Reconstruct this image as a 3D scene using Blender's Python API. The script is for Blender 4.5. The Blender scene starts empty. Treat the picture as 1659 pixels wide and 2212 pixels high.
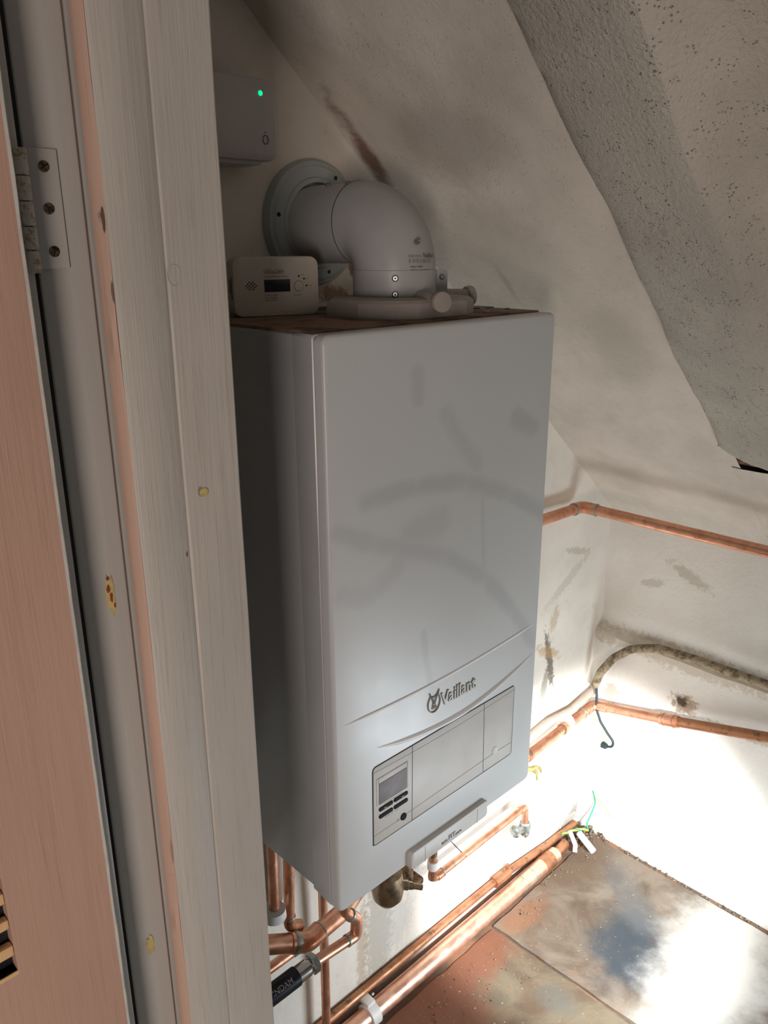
import bpy, bmesh, math, random
from mathutils import Vector, Matrix, noise
random.seed(7)
S = bpy.context.scene
C = S.collection
T = 1.34          # height of the boiler's top above the floor; "rel" z is measured from there

# ---------------------------------------------------------------- camera
def setup_camera():
    yaw, pitch, roll, f = 0.803182523, 0.316601005, -0.00591503926, 1754.93
    fw = Vector((math.cos(yaw)*math.cos(pitch), math.sin(yaw)*math.cos(pitch), -math.sin(pitch)))
    rt = Vector((math.sin(yaw), -math.cos(yaw), 0)); up = rt.cross(fw)
    r2 = rt*math.cos(roll)+up*math.sin(roll); u2 = -rt*math.sin(roll)+up*math.cos(roll)
    cam = bpy.data.cameras.new('camera'); o = bpy.data.objects.new('camera', cam); C.objects.link(o)
    m = Matrix((r2, u2, -fw)).transposed().to_4x4()
    m.translation = Vector((-0.512390763, -0.909722005, 0.0819510269+T))
    o.matrix_world = m
    cam.sensor_fit = 'VERTICAL'; cam.sensor_height = 36.0; cam.lens = f/2212*36.0
    cam.clip_start = 0.02
    S.camera = o
setup_camera()

# ---------------------------------------------------------------- light and exposure
S.view_settings.view_transform = 'Standard'; S.view_settings.look = 'None'
S.view_settings.gamma = 1.0; S.view_settings.use_curve_mapping = False
S.view_settings.exposure = 0.50
world = bpy.data.worlds.new('hall_ambient'); S.world = world; world.use_nodes = True
bg = world.node_tree.nodes['Background']; bg.inputs[0].default_value = (0.85, 0.86, 0.88, 1); bg.inputs[1].default_value = 0.085
def area(name, loc, target, sx, sy, power, col, spread=180):
    l = bpy.data.lights.new(name, 'AREA'); l.shape = 'RECTANGLE'; l.size = sx; l.size_y = sy
    l.energy = power; l.color = col; l.spread = math.radians(spread)
    o = bpy.data.objects.new(name, l); C.objects.link(o); o.location = loc
    o.rotation_euler = (Vector(target)-Vector(loc)).to_track_quat('-Z', 'Y').to_euler()
    return o
# unseen cool fill light, set at a window opening added in the front wall
area('cool_fill', (0.70, -0.985, 0.26), (0.42, 0.0, 0.16), 0.42, 0.34, 4.4, (0.84, 0.93, 1.0), 150)
# assumed warm light, unseen out in the hallway; the frame post throws its shadow on the boiler's side
area('assumed_hall_light', (-1.20, -1.46, 1.02), (-0.1, -0.40, 0.85), 0.22, 0.60, 6.6, (1.0, 0.84, 0.76), 170)
# added spot light: assumed, unseen source of the bright pool in the floor corner
sl = bpy.data.lights.new('assumed_corner_spot', 'SPOT'); sl.energy = 88; sl.spot_size = math.radians(47); sl.spot_blend = .40; sl.shadow_soft_size = .035; sl.color = (.93, .97, 1.0)
so = bpy.data.objects.new('assumed_corner_spot', sl); C.objects.link(so); so.location = (.30, -.80, -.60+T)
so.rotation_euler = Vector((.62, .76, -.72)).to_track_quat('-Z', 'Y').to_euler()

# ---------------------------------------------------------------- node helpers
class NT:
    def __init__(s, name):
        s.m = bpy.data.materials.new(name); s.m.use_nodes = True
        s.t = s.m.node_tree; s.b = s.t.nodes['Principled BSDF']; s.co = None
    def n(s, typ, **kw):
        x = s.t.nodes.new(typ)
        for k, v in kw.items(): setattr(x, k, v)
        return x
    def l(s, a, b): s.t.links.new(a, b)
    def pos(s):
        if s.co is None: s.co = s.n('ShaderNodeNewGeometry').outputs['Position']
        return s.co
    def mapping(s, scale=(1,1,1), loc=(0,0,0), rot=(0,0,0)):
        m = s.n('ShaderNodeMapping'); m.inputs['Scale'].default_value = scale
        m.inputs['Location'].default_value = loc; m.inputs['Rotation'].default_value = rot
        s.l(s.pos(), m.inputs[0]); return m.outputs[0]
    def noise(s, scale, detail=4, rough=.55, stretch=(1,1,1), vec=None, dist=0):
        k = s.n('ShaderNodeTexNoise'); k.inputs['Scale'].default_value = scale; k.inputs['Detail'].default_value = detail
        k.inputs['Roughness'].default_value = rough; k.inputs['Distortion'].default_value = dist
        s.l(vec if vec is not None else s.mapping(stretch), k.inputs['Vector']); return k.outputs[0]
    def ramp(s, fac, a, b, ca=0.0, cb=1.0):
        r = s.n('ShaderNodeMapRange', interpolation_type='SMOOTHSTEP')
        r.inputs[1].default_value = a; r.inputs[2].default_value = b; r.inputs[3].default_value = ca; r.inputs[4].default_value = cb
        s.l(fac, r.inputs[0]); return r.outputs[0]
    def math(s, op, a, b=None, clamp=False):
        m = s.n('ShaderNodeMath', operation=op, use_clamp=clamp)
        for i, v in enumerate((a, b)):
            if v is None: continue
            if isinstance(v, (int, float)): m.inputs[i].default_value = v
            else: s.l(v, m.inputs[i])
        return m.outputs[0]
    def mix(s, fac, a, b):
        m = s.n('ShaderNodeMix', data_type='RGBA')
        if isinstance(fac, (int, float)): m.inputs[0].default_value = fac
        else: s.l(fac, m.inputs[0])
        for i, v in ((6, a), (7, b)):
            if isinstance(v, tuple): m.inputs[i].default_value = (*v, 1)
            else: s.l(v, m.inputs[i])
        return m.outputs[2]
    def blob(s, c, r, rot=(0,0,0), soft=.5, rag=.5, nscale=30):
        """ragged ellipsoidal patch around world point c (radii r)"""
        sub = s.n('ShaderNodeVectorMath', operation='SUBTRACT'); s.l(s.pos(), sub.inputs[0]); sub.inputs[1].default_value = c
        mp = s.n('ShaderNodeMapping'); mp.vector_type = 'TEXTURE'
        mp.inputs['Rotation'].default_value = rot; mp.inputs['Scale'].default_value = r
        s.l(sub.outputs[0], mp.inputs[0])
        ln = s.n('ShaderNodeVectorMath', operation='LENGTH'); s.l(mp.outputs[0], ln.inputs[0])
        nz = s.math('MULTIPLY', s.math('SUBTRACT', s.noise(nscale, 5, .65), .5), rag*3)
        return s.ramp(s.math('ADD', ln.outputs['Value'], nz), 1+soft*.5, 1-soft*.5)
    def bump(s, h, strength, dist=.002, prev=None):
        b = s.n('ShaderNodeBump'); b.inputs['Strength'].default_value = strength; b.inputs['Distance'].default_value = dist
        s.l(h, b.inputs['Height'])
        if prev is not None: s.l(prev, b.inputs['Normal'])
        return b.outputs[0]
    def done(s, col=None, rough=.5, nrm=None, metal=0, spec=None, coat=0):
        b = s.b
        if col is not None:
            if isinstance(col, tuple): b.inputs['Base Color'].default_value = (*col, 1)
            else: s.l(col, b.inputs['Base Color'])
        if isinstance(rough, (int, float)): b.inputs['Roughness'].default_value = rough
        else: s.l(rough, b.inputs['Roughness'])
        b.inputs['Metallic'].default_value = metal
        if spec is not None: b.inputs['Specular IOR Level'].default_value = spec
        if coat: b.inputs['Coat Weight'].default_value = coat
        if nrm is not None: s.l(nrm, b.inputs['Normal'])
        return s.m
M = {}
def simple(name, col, rough=.5, metal=0, var=.06, scale=60):
    t = NT(name); n = t.noise(scale, 3)
    c2 = tuple(max(0, c*(1-var*2.5)) for c in col)
    M[name] = t.done(t.mix(t.ramp(n, .4, .7), col, c2), rough, t.bump(n, .15, .0004), metal)
    return M[name]
def W3(x, y, z): return (x, y, z+T)

# back wall: cream limewash with damp stains, mould, rust along the crease, grey patches under the boiler
t = NT('back_wall_plaster')
base = t.mix(t.ramp(t.noise(3.5, 5, .6), .35, .7), (.84, .79, .71), (.70, .66, .585))
base = t.mix(t.math('MULTIPLY', t.ramp(t.noise(14, 6, .7), .56, .75), .35), base, (.50, .44, .35))
for c, r, rot, col, st in [
    ((.876, 0, -.80), (.011, .1, .075), (0, -.25, 0), (.12, .10, .07), .85),
    ((.862, 0, -.86), (.012, .1, .05), (0, .2, 0), (.22, .20, .16), .7),
    ((.868, 0, -.775), (.05, .1, .012), (0, .5, 0), (.50, .32, .14), .6),
    ((.885, 0, -.70), (.014, .1, .03), (0, .3, 0), (.48, .33, .17), .5),
    ((.93, 0, -.62), (.09, .1, .012), (0, -.5, 0), (.45, .38, .30), .35),
    ((.96, 0, -.56), (.05, .1, .008), (0, .3, 0), (.40, .33, .26), .45),
    ((.95, 0, -.30), (.16, .1, .02), (0, .9, 0), (.60, .48, .33), .30),
    ((.345, 0, -1.17), (.035, .1, .16), (0, .06, 0), (.36, .33, .27), .6),
    ((.30, 0, -1.20), (.012, .1, .11), (0, .05, 0), (.38, .28, .16), .5),
    ((.39, 0, -1.20), (.05, .1, .06), (0, .3, 0), (.50, .50, .48), .5),
    ((.44, 0, -1.10), (.03, .1, .03), (0, .3, 0), (.45, .47, .48), .5),
    ((.27, 0, .016), (.030, .1, .012), (0, .2, 0), (.34, .18, .08), .8),
    ((.31, 0, .05), (.010, .1, .022), (0, -.6, 0), (.12, .06, .04), .8),
    ((1.0, 0, -1.315), (.06, .1, .03), (0, -.5, 0), (.30, .27, .23), .8),
    ((1.03, 0, -1.27), (.022, .1, .022), (0, 0, 0), (.25, .22, .20), .7)]:
    base = t.mix(t.math('MULTIPLY', t.blob(W3(*c), r, rot, .7, .85, 95), st), base, col)
n1 = t.noise(22, 6, .6); n2 = t.noise(230, 3, .5)
M['back_wall'] = t.done(base, .8, t.bump(n2, .25, .0012, t.bump(n1, .5, .006)))

# right wall
t = NT('right_wall_plaster')
base = t.mix(t.ramp(t.noise(4.5, 5, .6), .35, .7), (.87, .855, .80), (.77, .745, .68))
for c, r, rot, col, st in [
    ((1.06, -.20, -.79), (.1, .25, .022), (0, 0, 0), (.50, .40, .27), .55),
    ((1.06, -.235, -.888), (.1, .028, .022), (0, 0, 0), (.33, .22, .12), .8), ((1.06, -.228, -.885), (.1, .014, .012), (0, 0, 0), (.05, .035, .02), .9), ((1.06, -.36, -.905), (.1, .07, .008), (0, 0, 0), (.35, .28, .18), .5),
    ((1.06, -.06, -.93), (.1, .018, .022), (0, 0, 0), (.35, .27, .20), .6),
    ((1.09, -.20, -.60), (.1, .05, .012), (.4, 0, 0), (.50, .44, .36), .6),
    ((1.09, -.12, -.64), (.1, .03, .009), (-.3, 0, 0), (.48, .42, .34), .5),
    ((1.06, -.15, -1.37), (.1, .2, .045), (0, 0, 0), (.30, .28, .24), .5),
    ((1.06, -.30, -1.02), (.1, .006, .010), (0, 0, 0), (.3, .32, .34), .8)]:
    base = t.mix(t.math('MULTIPLY', t.blob(W3(*c), r, rot, .7, .85, 80), st), base, col)
n1 = t.noise(16, 6, .6); n2 = t.noise(200, 3, .5)
M['right_wall'] = t.done(base, .8, t.bump(n2, .2, .0012, t.bump(n1, .6, .007)))

# sloping ceiling, pitted; band_amt roughens it
def slope_mat(name, c1, c2, pit, lump, stains):
    t = NT(name)
    base = t.mix(t.ramp(t.noise(5, 5, .6), .35, .7), c1, c2)
    vo = t.n('ShaderNodeTexVoronoi'); vo.inputs['Scale'].default_value = 260; t.l(t.mapping(), vo.inputs['Vector'])
    pits = t.math('MULTIPLY', t.ramp(vo.outputs['Distance'], .34, .12), t.ramp(t.noise(60, 3), .5, .66))
    dk = t.math('MULTIPLY', pits, pit*.6)
    base = t.mix(dk, base, (.20, .18, .15))
    for c, r, rot, col, st in stains:
        base = t.mix(t.math('MULTIPLY', t.blob(W3(*c), r, rot, 1.0, .4, 40), st), base, col)
    n1 = t.noise(190, 5, .66); n2 = t.noise(14, 5, .6)
    b = t.bump(n2, .5, .006); b = t.bump(n1, lump, .006, b)
    b = t.bump(t.math('SUBTRACT', 1.0, pits), pit, .0035, b)
    M[name] = t.done(base, .85, b)
slope_mat('slope_plaster', (.76, .71, .63), (.61, .57, .50), .35, .20, [
    ((.235, -.03, .262), (.016, .014, .008), (0, .72, 0), (.16, .05, .025), .9),
    ((.268, -.022, .232), (.045, .016, .010), (0, .72, 0), (.15, .05, .028), .95),
    ((.320, -.022, .195), (.045, .014, .010), (0, .72, 0), (.18, .07, .04), .85),
    ((.365, -.012, .165), (.03, .010, .018), (0, .8, 0), (.18, .09, .05), .7),
    ((.31, -.17, .20), (.06, .08, .05), (0, .8, 0), (.36, .33, .29), .45),
    ((.45, -.16, .09), (.08, .08, .06), (0, .8, 0), (.42, .39, .34), .45),
    ((.62, -.26, -.05), (.09, .05, .05), (0, .8, 0), (.45, .42, .36), .5),
    ((.93, -.28, -.33), (.03, .008, .01), (0, .8, 0), (.38, .34, .30), .4),
    ((.52, -.12, .035), (.04, .006, .03), (0, .8, 0), (.38, .33, .28), .4)])
slope_mat('outer_plaster', (.72, .68, .60), (.58, .545, .48), .8, .75, [])
slope_mat('rough_plaster', (.75, .72, .64), (.60, .575, .51), 1.0, 1.0, [
    ((.385, -.44, .105), (.014, .010, .010), (0, .8, 0), (.06, .055, .045), .75), ((.365, -.43, .125), (.010, .006, .010), (0, .8, 0), (.06, .055, .045), .7), ((.345, -.44, .145), (.006, .006, .008), (0, .8, 0), (.08, .07, .05), .7)])

# ceiling / hidden room faces
simple('dull_white', (.62, .59, .53), .85)
simple('bare_render', (.24, .21, .18), .9, 0, .2, 12)
# floor
t = NT('floor_dust')
M['floor'] = t.done(t.mix(t.ramp(t.noise(9, 5, .6), .35, .65), (.26, .14, .08), (.10, .07, .05)), .85, t.bump(t.noise(90, 5, .6), .6, .004))
def sheet(name, c1, c2, extra):
    t = NT(name)
    base = t.mix(t.ramp(t.noise(7, 6, .62, dist=.6), .38, .66), c1, c2)
    base = t.mix(t.math('MULTIPLY', t.ramp(t.noise(30, 5, .7), .52, .7), .35), base, (.22, .13, .08))
    for c, r, rot, col, st, rag in extra:
        base = t.mix(t.math('MULTIPLY', t.blob(W3(*c), r, rot, 1.0, rag, 14), st), base, col)
    sp = t.math('MULTIPLY', t.ramp(t.noise(170, 2), .68, .76), .6)
    base = t.mix(sp, base, (.55, .5, .44))
    M[name] = t.done(base, .8, t.bump(t.noise(70, 6, .65), .45, .0025), spec=.25)
sheet('sheet_far', (.19, .155, .12), (.10, .07, .048), [
    ((.80, -.30, -1.33), (.11, .075, .1), (0, 0, .35), (.035, .048, .06), .9, .45),
    ((.92, -.22, -1.33), (.12, .035, .1), (0, 0, .9), (.12, .12, .12), .6, .5),
    ((.95, -.06, -1.33), (.13, .07, .1), (0, 0, 0), (.13, .09, .06), .8, .4),
    ((.70, -.09, -1.33), (.07, .03, .1), (0, 0, 0), (.22, .10, .05), .7, .4),
    ((.88, -.45, -1.33), (.24, .11, .1), (0, 0, .2), (.48, .46, .42), .85, .5)])  # pale patch paints the pool of bright light into the board's colour
sheet('sheet_near', (.155, .125, .083), (.10, .065, .042), [
    ((.50, -.08, -1.33), (.24, .055, .1), (0, 0, 0), (.19, .075, .042), .9, .45),
    ((.36, -.14, -1.33), (.12, .09, .1), (0, 0, 0), (.19, .08, .048), .85, .45),
    ((.58, -.26, -1.33), (.03, .04, .1), (0, 0, .3), (.10, .10, .09), .6, .4),
    ((.50, -.18, -1.33), (.02, .02, .1), (0, 0, .3), (.09, .08, .055), .5, .4)])

# painted joinery: brushed strokes along z
def paint(name, c1, c2, stain, streak=.5, rough=.45, chips=(), fine=1.0):
    t = NT(name)
    st1 = t.noise(330, 4, .6, (1, 1, .03)); st2 = t.noise(900, 3, .6, (1, 1, .022)); st3 = t.noise(70, 3, .5, (1, 1, .06))
    base = t.mix(t.ramp(t.noise(6, 4, .5, (1, 1, .4)), .35, .7), c1, c2)
    base = t.mix(t.math('MULTIPLY', t.ramp(st3, .5, .75), streak*.22), base, stain)
    base = t.mix(t.math('MULTIPLY', t.ramp(st1, .55, .75), streak*.40), base, stain)
    base = t.mix(t.math('MULTIPLY', t.ramp(st2, .55, .75), streak*.30), base, stain)
    base = t.mix(t.math('MULTIPLY', t.ramp(t.noise(38, 5, .7), .68, .8), .5), base, stain)
    for c, r, col, st in chips:
        base = t.mix(t.math('MULTIPLY', t.blob(W3(*c), r, (0,0,0), .3, .3, 160), st), base, col)
    b = t.bump(t.noise(45, 5, .6, (1, 1, .3)), .35, .0012); b = t.bump(st1, .6*streak, .0007, b); b = t.bump(st2, .6*streak, .0004, b)
    M[name] = t.done(base, rough, b)
paint('frame_paint', (.55, .52, .465), (.45, .425, .38), (.30, .26, .215), 1.0, .5,
      [((-.245, -.46, -.07), (.0022, .01, .0035), (.26, .20, .12), .8), ((-.259, -.46, -.11), (.001, .01, .002), (.20, .1, .05), .9)])
paint('rebate_paint', (.50, .49, .455), (.44, .43, .40), (.36, .34, .30), .25, .4)
paint('peach_edge_paint', (.56, .38, .30), (.50, .35, .27), (.22, .11, .06), .5, .5,
      [((-.2915, -.459, .097), (.0007, .02, .007), (.06, .045, .035), .9), ((-.2910, -.459, .058), (.0006, .02, .006), (.08, .05, .035), .8), ((-.2910, -.459, -.33), (.0006, .02, .01), (.25, .14, .08), .6)])
paint('door_paint', (.52, .335, .255), (.46, .30, .225), (.30, .19, .13), .8, .4)
paint('cut_wood', (.80, .55, .30), (.74, .44, .20), (.5, .25, .1), .5, .45)
simple('white_edge', (.62, .61, .56), .5)

# boiler enamel
t = NT('white_enamel')
base = t.mix(t.ramp(t.noise(3, 3), .3, .7), (.60, .625, .62), (.57, .595, .59))
SHADE_ARCS = [([(.050,-.180),(.133,-.179),(.223,-.1915),(.307,-.2245),(.400,-.278)], .0085, .55), ([(.010,-.204),(.060,-.230),(.183,-.277),(.266,-.333),(.330,-.400),(.381,-.469)], .0085, .5),
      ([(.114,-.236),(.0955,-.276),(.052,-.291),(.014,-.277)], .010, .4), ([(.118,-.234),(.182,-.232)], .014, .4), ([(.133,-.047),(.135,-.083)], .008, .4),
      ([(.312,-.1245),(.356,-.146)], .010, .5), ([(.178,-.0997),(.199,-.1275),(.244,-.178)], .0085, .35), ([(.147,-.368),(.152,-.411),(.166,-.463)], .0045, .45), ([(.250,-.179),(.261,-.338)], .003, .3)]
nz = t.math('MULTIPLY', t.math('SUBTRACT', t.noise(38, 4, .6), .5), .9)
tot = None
for P, w, st in SHADE_ARCS:
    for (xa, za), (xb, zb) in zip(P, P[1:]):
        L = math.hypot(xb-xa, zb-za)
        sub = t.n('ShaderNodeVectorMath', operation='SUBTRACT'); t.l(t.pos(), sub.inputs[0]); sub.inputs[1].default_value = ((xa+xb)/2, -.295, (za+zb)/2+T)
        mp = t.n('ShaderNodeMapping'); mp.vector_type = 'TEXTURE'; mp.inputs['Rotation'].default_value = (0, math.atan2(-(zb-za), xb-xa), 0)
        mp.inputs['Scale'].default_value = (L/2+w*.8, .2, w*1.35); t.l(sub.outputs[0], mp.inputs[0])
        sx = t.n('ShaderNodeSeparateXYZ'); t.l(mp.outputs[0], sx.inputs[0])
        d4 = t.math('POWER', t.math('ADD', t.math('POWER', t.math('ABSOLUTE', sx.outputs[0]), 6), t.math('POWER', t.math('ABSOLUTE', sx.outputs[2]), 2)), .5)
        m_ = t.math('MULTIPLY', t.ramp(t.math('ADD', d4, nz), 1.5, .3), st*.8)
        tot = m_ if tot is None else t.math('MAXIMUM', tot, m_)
base = t.mix(tot, base, (.40, .415, .43))  # soft shadow and reflection arcs painted into the front's colour
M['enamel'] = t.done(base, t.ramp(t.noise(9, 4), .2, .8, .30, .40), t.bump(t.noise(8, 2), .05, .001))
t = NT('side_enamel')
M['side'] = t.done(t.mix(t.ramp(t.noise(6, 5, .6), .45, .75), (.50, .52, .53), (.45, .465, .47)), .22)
simple('trim_highlight', (.86, .87, .88), .38, 0, .01, 10)  # whiter than the enamel: highlights on the trim painted into its colour
simple('plastic_warm', (.60, .585, .55), .45, 0, .03, 20)
simple('dust_top', (.27, .17, .115), .8, 0, .25, 25)
simple('grey_plastic', (.40, .37, .34), .6, 0, .05, 40)
simple('flue_white', (.50, .515, .52), .42, 0, .05, 10)
simple('rosette_white', (.45, .50, .50), .5, 0, .04, 12)
simple('alarm_white', (.66, .62, .54), .45, 0, .02, 40)
simple('hub_grey', (.56, .55, .56), .45, 0, .03, 20)
simple('black', (.012, .014, .016), .4)
simple('dark_line', (.05, .05, .05), .7)
simple('soft_line', (.30, .29, .28), .7)
simple('screen_dark', (.02, .024, .035), .12)
simple('lcd', (.24, .215, .225), .55, 0, .1, 30)
simple('button_dark', (.018, .024, .027), .7)
M['button_dark'].node_tree.nodes['Principled BSDF'].inputs['Specular IOR Level'].default_value = .15
simple('print_ink', (.14, .13, .12), .6)
simple('badge_metal', (.26, .245, .22), .4, .3, .03)
simple('steel', (.42, .42, .40), .35, .9, .1, 90)
simple('chrome', (.72, .72, .70), .15, 1.0, .05)
simple('solder', (.42, .44, .38), .45, .7, .1, 200)
simple('brass', (.48, .38, .24), .3, .9, .2, 60)
simple('nickel', (.36, .27, .18), .35, .9, .2, 60)
simple('white_plastic', (.78, .78, .76), .45, 0, .03, 30)
simple('shaded_white_plastic', (.50, .40, .33), .5, 0, .06, 20)  # white plastic with its shade painted in as tan
simple('galvanised', (.34, .36, .33), .5, .7, .25, 80)
simple('cable_black', (.015, .03, .035), .5)
simple('sleeve_black', (.010, .014, .028), .3, 0, .2, 60)
simple('sleeve_print', (.45, .33, .28), .4)
simple('earth_green', (.02, .30, .17), .45)
simple('earth_yellow', (.75, .55, .05), .45)
simple('yellow_clip', (.30, .25, .08), .5, 0, .15, 80)
simple('rust_screw', (.16, .12, .07), .5, .5, .5, 300)
simple('old_wood', (.22, .12, .055), .8, 0, .4, 90)
simple('rubble', (.24, .18, .13), .9, 0, .4, 200)
simple('sticker', (.58, .48, .20), .5, 0, .1, 200)
simple('sticker_red', (.30, .05, .03), .5)
def copper(name, c1, c2, dirt, amt, rough=.28):
    t = NT(name)
    b = t.mix(t.ramp(t.noise(26, 5, .65), .4, .7), c1, c2)
    b = t.mix(t.math('MULTIPLY', t.ramp(t.noise(55, 6, .7), .52, .68), amt), b, dirt)
    M[name] = t.done(b, t.ramp(t.noise(40, 4), .3, .7, rough, rough+.2), t.bump(t.noise(150, 3), .1, .0005), .85)
t = NT('crusted_paint')
M['crusted_paint'] = t.done(t.mix(t.ramp(t.noise(260, 5, .7), .48, .62), (.56, .54, .48), (.34, .27, .16)), .6, t.bump(t.noise(300, 5, .7), .8, .0015))
copper('copper', (.80, .42, .28), (.64, .30, .18), (.25, .12, .06), .45)
copper('copper_dull', (.50, .25, .14), (.38, .17, .09), (.12, .10, .06), .8, .4)
copper('copper_pale', (.93, .60, .45), (.85, .48, .34), (.45, .30, .2), .3, .3)
t = NT('dirty_sleeve')
M['dirty_sleeve'] = t.done(t.mix(t.ramp(t.noise(60, 5, .7), .42, .62), (.36, .29, .19), (.12, .085, .05)), .7, t.bump(t.noise(120, 4), .6, .002))
t = NT('led_green'); t.done((0, .3, .1), .4)
t.b.inputs['Emission Color'].default_value = (0.0, 1.0, .30, 1); t.b.inputs['Emission Strength'].default_value = 1.0
M['led'] = t.m
t = NT('striped_earth')
wv = t.n('ShaderNodeTexWave'); wv.inputs['Scale'].default_value = 45; t.l(t.mapping(rot=(.6, .9, 0)), wv.inputs['Vector'])
M['earth'] = t.done(t.mix(t.ramp(wv.outputs['Fac'], .45, .55), (.02, .30, .15), (.70, .50, .05)), .45)

# ---------------------------------------------------------------- mesh builder
ORG = {}
class MB:
    def __init__(s): s.bm = bmesh.new()
    def loops(s, ls, cap=(True, True), close=True):
        rows = [[s.bm.verts.new(v) for v in l] for l in ls]
        n = len(rows[0])
        for a, b in zip(rows, rows[1:]):
            for i in range(n if close else n-1):
                j = (i+1) % n
                try: s.bm.faces.new((a[i], a[j], b[j], b[i]))
                except ValueError: pass
        if close and cap[0]: s.bm.faces.new(list(reversed(rows[0])))
        if close and cap[1]: s.bm.faces.new(rows[-1])
        return s
    def box(s, a, b, bev=0, seg=2):
        t = bmesh.new(); bmesh.ops.create_cube(t, size=1)
        c = [(a[i]+b[i])/2 for i in range(3)]; d = [abs(b[i]-a[i]) for i in range(3)]
        for v in t.verts: v.co = Vector((c[0]+v.co.x*d[0], c[1]+v.co.y*d[1], c[2]+v.co.z*d[2]))
        if bev: bmesh.ops.bevel(t, geom=t.edges[:], offset=min(bev, min(d)*.49), segments=seg, affect='EDGES', profile=.5)
        s.absorb(t); return s
    def absorb(s, t, mat=None):
        me = bpy.data.meshes.new('tmp'); t.to_mesh(me); t.free()
        if mat: me.transform(mat)
        s.bm.from_mesh(me); bpy.data.meshes.remove(me)
    def tube(s, pts, r, seg=20, bend=0, cap=True, rfun=None):
        pts = [Vector(p) for p in pts]
        if bend: pts = fillet(pts, bend)
        n = len(pts); up = None; rows = []
        for i, p in enumerate(pts):
            d = (pts[min(i+1, n-1)]-pts[max(i-1, 0)]).normalized()
            if up is None:
                up = d.orthogonal().normalized()
            else:
                up = (up-d*up.dot(d))
                up = up.normalized() if up.length > 1e-6 else d.orthogonal().normalized()
            sd = d.cross(up); rr = rfun(i/(n-1)) if rfun else r
            rows.append([p+(up*math.cos(2*math.pi*k/seg)+sd*math.sin(2*math.pi*k/seg))*rr for k in range(seg)])
        s.loops(rows, (cap, cap)); return s
    def lathe(s, o, d, prof, seg=32):
        """prof: (distance along d, radius)"""
        o = Vector(o); d = Vector(d).normalized(); u = d.orthogonal().normalized(); w = d.cross(u)
        s.loops([[o+d*h+(u*math.cos(2*math.pi*k/seg)+w*math.sin(2*math.pi*k/seg))*max(r, 1e-5) for k in range(seg)] for h, r in prof]); return s
    def text(s, body, size, mat, ext=.0004, align='LEFT', bold=0):
        cu = bpy.data.curves.new('t', 'FONT'); cu.body = body; cu.size = size; cu.extrude = ext; cu.align_x = align; cu.resolution_u = 3; cu.offset = bold
        ob = bpy.data.objects.new('t', cu); C.objects.link(ob)
        dg = bpy.context.evaluated_depsgraph_get(); me = bpy.data.meshes.new_from_object(ob.evaluated_get(dg))
        me.transform(mat); s.bm.from_mesh(me)
        bpy.data.objects.remove(ob); bpy.data.curves.remove(cu); bpy.data.meshes.remove(me); return s
    def build(s, name, mat, parent=None, smooth=40, org=None, local=False):
        bmesh.ops.recalc_face_normals(s.bm, faces=s.bm.faces[:])
        me = bpy.data.meshes.new(name)
        if local: off = Vector((0, 0, 0))
        else:
            if parent is not None: off = ORG[parent.name]
            else:
                if org is None:
                    xs = [v.co for v in s.bm.verts]
                    org = ((min(v.x for v in xs)+max(v.x for v in xs))/2, (min(v.y for v in xs)+max(v.y for v in xs))/2, min(v.z for v in xs))
                off = Vector(org)
            bmesh.ops.translate(s.bm, verts=s.bm.verts[:], vec=-off)
        s.bm.to_mesh(me); s.bm.free()
        me.materials.append(M[mat])
        o = bpy.data.objects.new(name, me); C.objects.link(o)
        if parent is not None: o.parent = parent; ORG[o.name] = off.copy()
        else: o.location = off+Vector((0, 0, T)); ORG[o.name] = off.copy()
        if smooth:
            for p in me.polygons: p.use_smooth = True
            try: me.set_sharp_from_angle(angle=math.radians(smooth))
            except Exception: pass
        return o
def fillet(pts, r, n=7):
    out = [pts[0]]
    for i in range(1, len(pts)-1):
        a, b, c = pts[i-1], pts[i], pts[i+1]
        d1 = (a-b); d2 = (c-b); ang = d1.angle(d2)
        if ang > math.radians(176): out.append(b); continue
        q = min(r/math.tan(ang/2), d1.length*.48, d2.length*.48)
        p0 = b+d1.normalized()*q; p1 = b+d2.normalized()*q
        for k in range(n+1):
            u = k/n; out.append(p0*(1-u)**2+b*2*u*(1-u)+p1*u*u)
    out.append(pts[-1]); return out
def thing(name, loc, label, cat, group=None, rotz=0):
    o = bpy.data.objects.new(name, None); C.objects.link(o); o.empty_display_size = .02
    o.location = Vector(loc)+Vector((0, 0, T)); o.rotation_euler = (0, 0, rotz); ORG[o.name] = Vector(loc)
    o['label'] = label; o['category'] = cat
    if group: o['group'] = group
    return o
def tag(o, label, cat, group=None):
    o['label'] = label; o['category'] = cat
    if group: o['group'] = group
    return o
def struct(o): o['kind'] = 'structure'; return o
def rrect(cx, cz, w, h, r, n=5):
    """rounded rectangle points in a 2D plane"""
    out = []
    for (sx, sz, a0) in ((1, 1, 0), (-1, 1, 90), (-1, -1, 180), (1, -1, 270)):
        for k in range(n+1):
            a = math.radians(a0+90*k/n)
            out.append((cx+sx*(w/2-r)+r*math.cos(a), cz+sz*(h/2-r)+r*math.sin(a)))
    return out
def plate_y(mb, x0, x1, z0, z1, y0, y1, r, bev=.001):
    """rounded-corner plate in the xz plane, front at y0, back at y1 (y0 < y1)"""
    cx, cz, w, h = (x0+x1)/2, (z0+z1)/2, x1-x0, z1-z0
    L = lambda d, y: [(x, y, z) for x, z in rrect(cx, cz, w-2*d, h-2*d, max(r-d, .0003))]
    mb.loops([L(bev, y0), L(bev*.3, y0+bev*.3), L(0, y0+bev), L(0, y1)]); return mb

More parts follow.
